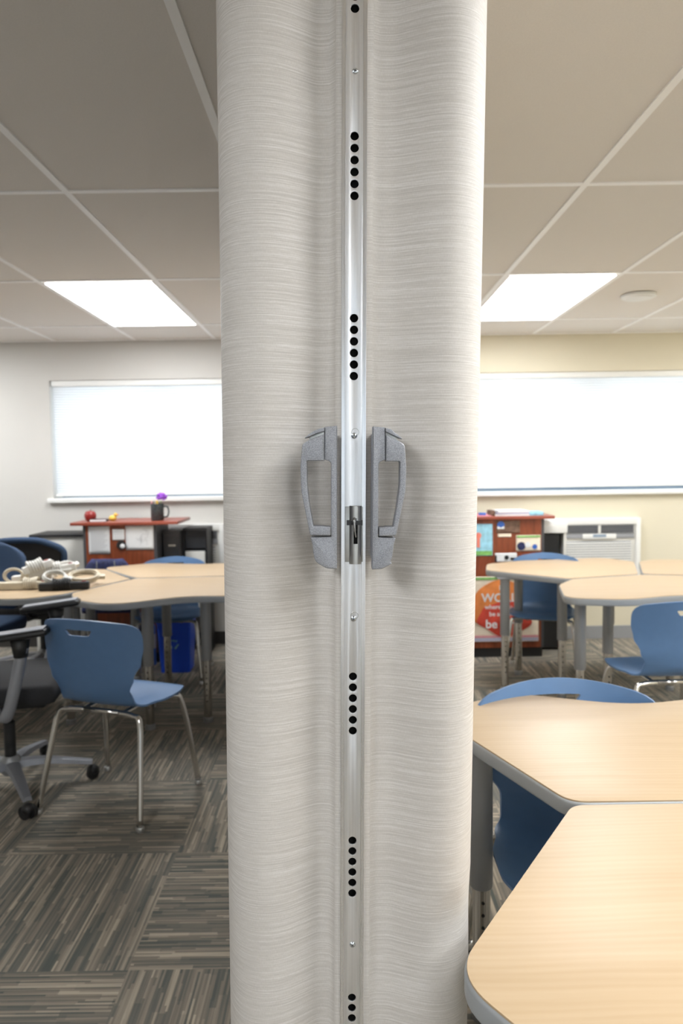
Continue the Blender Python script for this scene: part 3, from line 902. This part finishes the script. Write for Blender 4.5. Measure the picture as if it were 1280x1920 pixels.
obj('pencil_lines', bm, M['ink'], s)
t = thing('round_magnet', 'small black and white round badge below the card on the left podium', 'badge', (-1.565, 5.118, .850))
obj('badge_disc', LA([(.030, -.012), (.034, -.006), (.034, 0)], seg=24, axis='Y'), M['black'], t, auto=40)
obj('badge_face', LA([(.014, -.0145), (.017, -.0125), (.017, -.011)], c=(.012, 0, -.006), seg=18, axis='Y'), M['paper'], t, auto=40)

# things standing on the left podium
t = thing('toy_apple', 'dark red apple ornament on the left end of the left podium', 'ornament', (-1.805, 5.20, 1.015))
bm = LA([(.0001, .006), (.020, .001), (.034, .014), (.042, .036), (.041, .054), (.030, .072), (.014, .077), (.0001, .070)], seg=20)
obj('apple_body', bm, M['red'], t, smooth=True)
obj('stem', T([(0, 0, .068), (.004, 0, .088)], .003, seg=6), M['brownp'], t)
t = thing('small_book', 'small dark book lying flat beside the red apple ornament', 'book', (-1.735, 5.18, 1.015), .1)
obj('cover', B((0, 0, .009), (.115, .085, .018), bevel=.002), M['charcoal'], t)
obj('page_block', B((0, -.002, .0095), (.112, .086, .012)), M['paper'], t)
t = thing('toy_duck', 'small yellow toy on the left podium beside the dark book', 'toy', (-1.655, 5.23, 1.015))
bm = sph(bmesh.new(), (0, 0, .02), .022, (1.3, .9, .9)); sph(bm, (.022, 0, .044), .013)
obj('toy_body', bm, M['yellow'], t, smooth=True)
obj('beak', LA([(.006, 0), (.001, .012)], c=(.034, 0, .043), seg=8, axis='X'), M['orange'], t)
t = thing('mug', 'black patterned mug standing on the right end of the left podium', 'mug', (-1.325, 5.21, 1.015))
obj('mug_body', LA([(.040, 0), (.045, .006), (.047, .118), (.047, .122), (.043, .122), (.041, .02), (.001, .012)], seg=28), M['mugblack'], t, auto=45)
obj('mug_handle', T(smoothpath([(.045, -.005, .10), (.075, -.01, .098), (.084, -.012, .062), (.072, -.01, .028), (.044, -.005, .024)], 5), .006, seg=8), M['mugblack'], t, smooth=True)
t = thing('artificial_flower', 'purple flower standing in the black mug', 'flower', (-1.310, 5.21, 1.030))
obj('stem', T([(0, 0, 0), (.012, 0, .125)], .003, seg=6), M['green'], t)
bm = bmesh.new(); rnd = random.Random(5)
for k in range(70):
    a = rnd.uniform(0, 2 * PI); e = rnd.uniform(-.5, 1.4)
    d = Vector((math.cos(a) * math.cos(e), math.sin(a) * math.cos(e), math.sin(e)))
    sph(bm, Vector((.016, 0, .150)) + Vector((d.x * .036, d.y * .03, d.z * .028)) * rnd.uniform(.6, 1.15), .0095, (1, 1, .8), 6, 5)
obj('petals', bm, M['purple'], t, smooth=True)
for x, col, hh, lb in ((-.027, 'pink', .135, 'pink-tipped pencil leaning left in the black mug'), (-.008, 'skyblue', .118, 'light blue marker standing in the black mug'),
                       (.004, 'yellow', .142, 'yellow pencil standing in front of the purple flower in the mug')):
    t = thing('pencil', lb, 'pencil', (-1.325 + x, 5.190, 1.030), 0, 'pencils in the mug')
    obj('pencil_body', T([(0, 0, 0), (x * .3, 0, hh - .012)], .005 if col != 'yellow' else .0075, seg=6), M[col], t)
    obj('pencil_tip', T([(x * .3, 0, hh - .012), (x * .31, 0, hh)], [.005, .001], seg=6), M['cream'], t)

# white cabinet with a black top left of the left podium
t = thing('low_cabinet', 'white cabinet with a thin black top left of the left podium', 'cabinet', (-2.09, 5.42, 0))
obj('body', B2((-.19, -.09, .0), (.20, .20, .895)), M['white'], t)
obj('top_board', B2((-.21, -.115, .895), (.22, .215, .915), bevel=.003), M['black'], t, auto=40)
obj('door', B2((-.18, -.102, .04), (.19, -.09, .875), bevel=.003), M['offwhite'], t, auto=40)
# charcoal filing cabinet right of the left podium
t = thing('filing_cabinet', 'charcoal metal filing cabinet between the left podium and the black shelf', 'cabinet', (-1.225, 5.38, 0))
obj('body', B2((-.085, -.10, 0), (.040, .17, .93), bevel=.004), M['charcoal'], t, auto=40)
for k in range(3):
    d = obj('drawer', B2((-.078, -.112, .05 + k * .29), (.034, -.100, .32 + k * .29), bevel=.002), M['charcoal'], t, auto=40)
    obj('drawer_pull', B2((-.04, -.122, .24 + k * .29), (.01, -.112, .252 + k * .29)), M['steel'], d)
# black shelf unit in front of the left air conditioner
t = thing('shelf_unit', 'narrow black shelf unit under the window, right of the charcoal cabinet', 'shelf', (-1.09, 5.44, 0))
obj('top_board', B2((-.085, -.10, .925), (.095, .12, .945)), M['black'], t)
for x in (-.083, .087): obj('side_panel', B2((x - .006, -.10, 0), (x + .006, .12, .925)), M['black'], t)
obj('back_panel', B2((-.077, .105, .40), (.081, .115, .925)), M['black'], t)
obj('louvre', B2((-.076, -.055, .79), (.080, -.045, .924)), M['ventdark'], t)
obj('shelf', B2((-.076, -.095, .765), (.080, .104, .780)), M['black'], t)
obj('shelf', B2((-.076, -.095, .30), (.080, .104, .315)), M['black'], t)
tag(obj('storage_box', B((-1.088, 5.42, .545), (.145, .17, .455), bevel=.004), M['offwhite'], auto=40), 'off-white box filling the lower shelf of the black shelf unit', 'box')

# ============================================================ AIR CONDITIONERS
def aircon(xc, label, wide=.64, z0=.50, z1=.955):
    t = thing('air_conditioner', label, 'air conditioner', (xc, FAR, z0))
    h = z1 - z0; w = wide / 2
    bm = bmesh.new()
    for a, b in [((-w, -.075, 0), (-w + .035, 0, h)), ((w - .035, -.075, 0), (w, 0, h)), ((-w + .035, -.074, h - .05), (w - .035, 0, h)), ((-w + .035, -.074, 0), (w - .035, 0, .03))]:
        addB2(bm, a, b, bevel=.003)
    obj('surround', bm, M['white'], t, auto=40)
    obj('housing', B2((-w + .035, -.060, .03), (w - .035, -.004, h - .05)), M['offwhite'], t)
    top = h - .055
    obj('outlet_recess', B2((-w + .055, -.068, top - .062), (w - .055, -.060, top)), M['ventdark'], t)
    bm = bmesh.new()
    for k in range(5): addB2(bm, (-w + .055, -.078, top - .060 + k * .0135), (w - .055, -.068, top - .057 + k * .0135))
    obj('outlet_louvre', bm, M['ventgrey'], t)
    obj('outlet_divider', B2((-.010, -.080, top - .064), (.010, -.068, top)), M['offwhite'], t)
    obj('control_strip', B2((-w + .05, -.072, top - .100), (w - .05, -.060, top - .066), bevel=.002), M['ventgrey'], t, auto=40)
    obj('control_panel', B2((-.13, -.080, top - .105), (.13, -.072, top - .066), bevel=.003), M['white'], t, auto=40)
    obj('display', B2((-.05, -.082, top - .092), (.05, -.080, top - .070)), M['bluegrey'], t)
    bm = bmesh.new(); n = 12
    for k in range(n): addB2(bm, (-w + .07, -.071, .045 + k * (top - .17) / n), (w - .07, -.062, .045 + (k + .55) * (top - .17) / n))
    obj('intake_grille', bm, M['white'], t)
    obj('intake_back', B2((-w + .07, -.063, .04), (w - .07, -.060, top - .125)), M['ventgrey'], t)
    return t
aircon(1.985, 'white wall air conditioner on the pale yellow wall right of the podium')
aircon(-1.24, 'white wall air conditioner on the grey-white wall behind the black shelf unit', .66)
# white side cabinet next to the right podium
t = thing('side_cabinet', 'white open-fronted cabinet between the right podium and the air conditioner', 'cabinet', (1.56, 5.38, 0))
obj('top_board', B2((-.118, -.12, .875), (.085, .18, .965), bevel=.004), M['white'], t, auto=40)
obj('side_panel', B2((.060, -.11, 0), (.080, .17, .875)), M['offwhite'], t)
obj('side_panel', B2((-.115, -.11, 0), (-.105, .17, .875)), M['offwhite'], t)
obj('back_panel', B2((-.105, .15, 0), (.06, .17, .875)), M['black'], t)
obj('cabinet_recess_shade', B2((-.10, -.08, .02), (.035, .14, .86)), M['black'], t)  # solid black block painting the cabinet's dark recess

# ============================================================ RIGHT PODIUM: posters and things on top
s, w, h = sheet('poster', .885, 1.068, .735, .962, M['skyblue'], 'blue and green picture poster on the left of the right podium, beside the partition', 'poster')
for z0, z1, mm in ((.004, .035, 'green'),): obj('grass_strip', B2((-w + .004, -.0055, z0), (w - .004, -.0048, z1)), M[mm], s)
bm = bmesh.new(); lathe(bm, [(.001, -.0058), (.022, -.0054), (.022, -.0048)], c=(-.01, 0, .145), seg=14, axis='Y'); addB2(bm, (-.022, -.0056, .06), (.002, -.005, .13))
obj('drawn_figure', bm, M['coral'], s)
s, w, h = sheet('collage', 1.095, 1.262, .895, .982, M['brownp'], 'brown photo collage with a blue patch, upper middle of the right podium', 'poster')
obj('blue_patch', LA([(.001, -.006), (.026, -.0054), (.026, -.0048)], c=(-.052, 0, .058), seg=12, axis='Y'), M['cobalt'], s)
obj('white_patch', B2((-.078, -.0056, .030), (-.028, -.005, .048)), M['paper'], s)
s2, w, h = sheet('paper_strip', 1.105, 1.20, .868, .890, M['cream'], 'narrow cream strip below the brown collage on the right podium', 'paper')
s, w, h = sheet('photo_print', 1.235, 1.408, .765, .878, M['cream'], 'photo print with dark and blue figures on the right podium', 'photo')
bm = bmesh.new()
lathe(bm, [(.001, -.0056), (.030, -.0052), (.030, -.0048)], c=(-.050, 0, .035), seg=14, axis='Y')
obj('dark_figure', bm, M['navymesh'], s)
obj('white_figure', LA([(.001, -.0058), (.022, -.0054), (.022, -.0048)], c=(-.004, 0, .045), seg=10, axis='Y'), M['paper'], s)
obj('blue_figure', LA([(.001, -.0058), (.018, -.0054), (.018, -.0048)], c=(.045, 0, .030), seg=12, axis='Y'), M['cobalt'], s)
obj('green_band', B2((-w + .003, -.0054, h - .016), (w - .003, -.0048, h - .003)), M['green'], s)
s, w, h = sheet('paper_note', 1.085, 1.24, .690, .752, M['paper'], 'black and white printed sheet low on the right podium above the big poster', 'paper')
bm = bmesh.new(); lathe(bm, [(.016, -.0054), (.016, -.0048)], c=(.005, 0, .030), seg=12, axis='Y'); addB2(bm, (.03, -.0054, .012), (.07, -.0048, .030)); addB2(bm, (-.078, -.0054, 0), (-.066, -.0048, .045))
obj('printed_shapes', bm, M['black'], s)

s, w, h = sheet('kindness_poster', .872, 1.395, .115, .585, M['cream'], 'orange and red kindness poster with white lettering on the right podium', 'poster')
rnd = random.Random(11)
def blob(cx, cz, rx, rz_, wob):
    ph = [rnd.uniform(0, 6) for _ in range(4)]
    return [(cx + rx * math.cos(a) * (1 + wob * sum(math.sin(k * a + ph[k - 2]) for k in (2, 3, 5)) / 2), cz + rz_ * math.sin(a) * (1 + wob * sum(math.cos(k * a + ph[k - 2]) for k in (2, 3, 4)) / 2)) for a in [2 * PI * i / 60 for i in range(60)]]
slab('painted_wash', [blob(.0, .245, .225, .190, .10)], .0016, .0002, M['orange'], s, 'XZ', -.0060)
slab('red_blot', [blob(.015, .170, .185, .120, .12)], .0010, .0001, M['posterred'], s, 'XZ', -.0069)
obj('bottom_stripe', B2((-w + .002, -.0066, .004), (w - .002, -.0048, .028)), M['lilac'], s)
obj('bottom_stripe', B2((-w + .002, -.0066, .030), (w - .002, -.0048, .044)), M['pink'], s)
obj('top_stripe', B2((-w + .002, -.0066, h - .022), (w - .002, -.0048, h - .004)), M['green'], s)
for z, sz, tx in ((.375, .045, 'In a'), (.290, .085, 'WORLD'), (.238, .045, 'where you can'), (.187, .045, 'be anything'), (.100, .088, 'be kind')):
    text('lettering', tx, sz, M['paper'], s, (.012, -.0076, z))

t = thing('magazine_stack', 'stack of pale magazines lying on top of the right podium', 'magazines', (1.21, 5.22, 1.015))
for k in range(3): obj('magazine', B((.003 * k, 0, .006 + k * .0125), (.24 - .01 * k, .20, .011), rz=.03 * k), M[['paper', 'lilac', 'paper'][k]], t)
tag(obj('wooden_tray', B((1.075, 5.20, 1.035), (.040, .10, .040), bevel=.004), M['brownp'], auto=40), 'small brown wooden block at the left of the magazine stack', 'block')
tag(obj('paper_pad', B((1.385, 5.21, 1.028), (.10, .15, .024), bevel=.002), M['skyblue'], auto=40), 'light blue pad on the right end of the right podium top', 'pad')
tag(obj('blue_eraser', B((1.005, 5.17, 1.027), (.05, .04, .022), bevel=.006), M['cobalt'], auto=40), 'small blue eraser on the pink folder on the right podium', 'eraser')
tag(obj('pink_folder', B((.985, 5.23, 1.018), (.16, .17, .006)), M['pink']), 'flat pink folder on the left end of the right podium top', 'folder')

# ============================================================ BIN, BOTTLE
t = thing('recycling_bin', 'blue plastic recycling bin under the far left blue chair', 'bin', (-1.15, 4.95, 0), .03)
bm = bmesh.new()
H_ = .345
def ring(w, d, z, r=.02):
    return [bm.verts.new((x, y, z)) for x, y in round_poly([(-w, -d, r), (w, -d, r), (w, d, r), (-w, d, r)], 4)]
R1 = ring(.098, .095, 0); R2 = ring(.115, .115, H_); R3 = ring(.122, .122, H_); R4 = ring(.122, .122, H_ + .008); R5 = ring(.112, .112, H_ + .008); R6 = ring(.094, .091, .005)
for A, D in ((R1, R2), (R2, R3), (R3, R4), (R4, R5), (R5, R6)):
    n = len(A)
    for k in range(n): bm.faces.new((A[k], A[(k + 1) % n], D[(k + 1) % n], D[k]))
bm.faces.new(R1[::-1]); bm.faces.new(R6)
obj('bin_body', bm, M['binblue'], t, auto=40)
bm = bmesh.new()
for k in range(3):
    a = PI / 2 + 2 * PI * k / 3
    tube(bm, [(.030 * math.cos(a - .8), -.117, .20 + .030 * math.sin(a - .8)), (.030 * math.cos(a + .5), -.117, .20 + .030 * math.sin(a + .5))], .005, seg=6)
obj('recycling_mark', bm, M['skyblue'], t)
t = thing('water_bottle', 'slim blue bottle with pale cap on the floor behind the left table legs', 'bottle', (-1.372, 5.07, 0))
obj('bottle_body', LA([(.040, 0), (.042, .01), (.042, .27), (.022, .31), (.018, .33)], seg=20), M['cobalt'], t, auto=50)
obj('cap', LA([(.022, .33), (.022, .365), (.018, .37)], seg=16), M['paper'], t, auto=40)
obj('bottle_label', LA([(.0428, .12), (.0428, .22)], seg=20), M['lilac'], t, auto=40)

# ============================================================ POWER STRIPS
PZ = TH + .0015
def power_strip(label, x, y, rz, L_, col, nout, coils, cord, z=0., tilt=0., cr=.0045):
    t = thing('power_strip', label, 'power strip', (x, y, PZ + z), rz, 'power strips heaped on the left table')
    t.rotation_euler = (0, tilt, rz)
    obj('strip_body', B((0, 0, .022), (L_, .052, .040), bevel=.007), col, t, auto=40)
    for k in range(nout):
        f = obj('outlet', B((-L_ / 2 + .05 + k * (L_ - .09) / max(nout, 1), 0, .0425), (.030, .030, .002), bevel=.0006), col, t, auto=40)
    s = obj('rocker_switch', B((L_ / 2 - .028, 0, .044), (.022, .016, .006), bevel=.0015), M['red'], t, auto=40)
    bm = bmesh.new(); x0, n, pitch = coils
    pts = []
    for i in range(n * 14 + 1):
        a = 2 * PI * i / 14; e = 1 + .10 * math.sin(i * .37)
        pts.append((x0 + pitch * i / 14, .036 * e * math.cos(a), .024 + .034 * e * math.sin(a) + .004))
    pts = [(p[0], p[1], max(p[2], cr + .001)) for p in pts]
    tail = smoothpath([pts[-1], (pts[-1][0] + .03, .06, .03), (pts[-1][0] + .06, .10, cr + .001), (pts[-1][0] - .02, .13, cr + .001)], 6)
    tube(bm, pts + tail[1:], cr, seg=7)
    c = obj('cord', bm, cord, t, smooth=True)
    e = tail[-1]
    obj('plug', B((e[0] - .018, e[1], .013), (.040, .026, .022), bevel=.005), cord, c, auto=40)
    return t
power_strip('long ivory power strip lying at the left of the cord heap', -1.775, 3.965, .10, .30, M['ivory'], 4, (.02, 7, .011), M['ivory'])
power_strip('black power strip with red switch in front of the cord heap', -1.52, 3.93, .20, .26, M['black'], 5, (-.06, 8, .012), M['black'])
power_strip('grey power strip wrapped in thick grey cord on top of the heap', -1.66, 4.13, .30, .26, M['offwhite'], 4, (-.04, 7, .013), M['offwhite'], .058, -.15, .0055)
power_strip('white power strip tilted up behind the ivory one, wound with white cord', -1.79, 4.16, .15, .22, M['white'], 3, (-.02, 5, .014), M['offwhite'], .012, -.05, .006)
power_strip('small white power strip lying crosswise on the very top of the heap', -1.72, 4.08, .5, .16, M['white'], 2, (-.05, 6, .014), M['offwhite'], .088, -.25, .006)
def coil(label, x, y, z, r, n, col, tilt, cr=.0042, seed=1):
    rnd = random.Random(seed)
    t = thing('extension_cord', label, 'cord', (x, y, PZ + z)); t.rotation_euler = tilt
    pts = []
    for i in range(n * 20):
        a = 2 * PI * i / 20; k = i / 20
        rr = r * (1 + .10 * math.sin(k * 2.3 + seed))
        pts.append((rr * math.cos(a), rr * .75 * math.sin(a), cr + .0045 * k + .002 * math.sin(a * 2 + k)))
    bm = tube(bmesh.new(), smoothpath(pts, 1), cr, seg=7)
    obj('cable', bm, col, t, smooth=True)
    obj('plug_head', B((r + .012, .0, .016), (.045, .028, .024), bevel=.006), col, t, auto=40)
    return t
coil('coil of beige extension cord at the right end of the heap', -1.47, 4.10, .026, .078, 8, M['ivory'], (0.35, 0, .3), .0048, 2)
coil('tangle of grey cord at the top right of the heap', -1.60, 4.16, .075, .050, 6, M['offwhite'], (.5, -.2, .9), .0055, 9)
coil('loop of ivory cord standing up at the left of the heap', -1.86, 4.08, .060, .050, 2, M['ivory'], (1.35, .1, .15), .005, 4)
coil('coil of off-white cord between the black strip and the grey strip', -1.60, 4.01, .045, .060, 6, M['offwhite'], (.5, .15, 0), .005, 6)

# ============================================================ CEILING LIGHTS
def ceiling_light(x0, y0, label, on=True):
    t = thing('ceiling_light', label, 'ceiling light', (x0 + TW / 2, y0 + TD / 2, CEIL), 0, 'rectangular ceiling light panels')
    w, d = TW / 2 - .012, TD / 2 - .012
    bm = bmesh.new()
    for a, b in [((-w, -d, -.004), (-w + .014, d, .0)), ((w - .014, -d, -.004), (w, d, .0)), ((-w + .014, -d, -.004), (w - .014, -d + .014, .0)), ((-w + .014, d - .014, -.004), (w - .014, d, .0))]:
        addB2(bm, a, b)
    obj('light_frame', bm, M['grid'], t)
    obj('diffuser', B2((-w + .014, -d + .014, -.003), (w - .014, d - .014, .002)), M['diffuser'], t)
R2Y = G0Y + TD
ceiling_light(G0X - TW, R2Y, 'lit rectangular ceiling panel left of the partition')
ceiling_light(G0X + 3 * TW, R2Y, 'lit rectangular ceiling panel right of the partition')
ceiling_light(G0X + 3 * TW, G0Y - 2 * TD, 'added unseen ceiling panel overhead behind the camera, right of centre')  # out-of-view panel added to light the partition front
ceiling_light(G0X - 4 * TW, R2Y, 'added unseen ceiling panel over the far left corner of the left room')  # added beyond the left edge to brighten the left room's walls
ceiling_light(G0X + 7 * TW, R2Y, 'added unseen ceiling panel over the far right corner of the right room')  # unseen panel added to light the right room
ceiling_light(G0X + 6 * TW, G0Y - 2 * TD, 'added unseen ceiling panel behind the camera at the right wall')  # added out of view, more light for the right side
ceiling_light(G0X - 1 * TW, G0Y - 3 * TD, 'added unseen ceiling panel behind the camera in the left room')  # added behind the camera as extra room light
ceiling_light(G0X + 3 * TW, G0Y - 4 * TD, 'added unseen ceiling panel at the near wall of the right room')  # unseen, added for light from the near end
ceiling_light(G0X + 6 * TW, G0Y - 1 * TD, 'added unseen ceiling panel above the right end of the maple tables')  # added outside the view to lift the right-hand ceiling
t = thing('ceiling_speaker', 'round white disc fixture on the ceiling right of the lit panel', 'ceiling fixture', (1.775, 4.36, CEIL))
obj('fixture_ring', LA([(.100, .0), (.098, -.012), (.084, -.018)], seg=32), M['white'], t, auto=40)
obj('fixture_grille', LA([(.083, -.012), (.078, -.022), (.001, -.026)], seg=32), M['white'], t, auto=60)
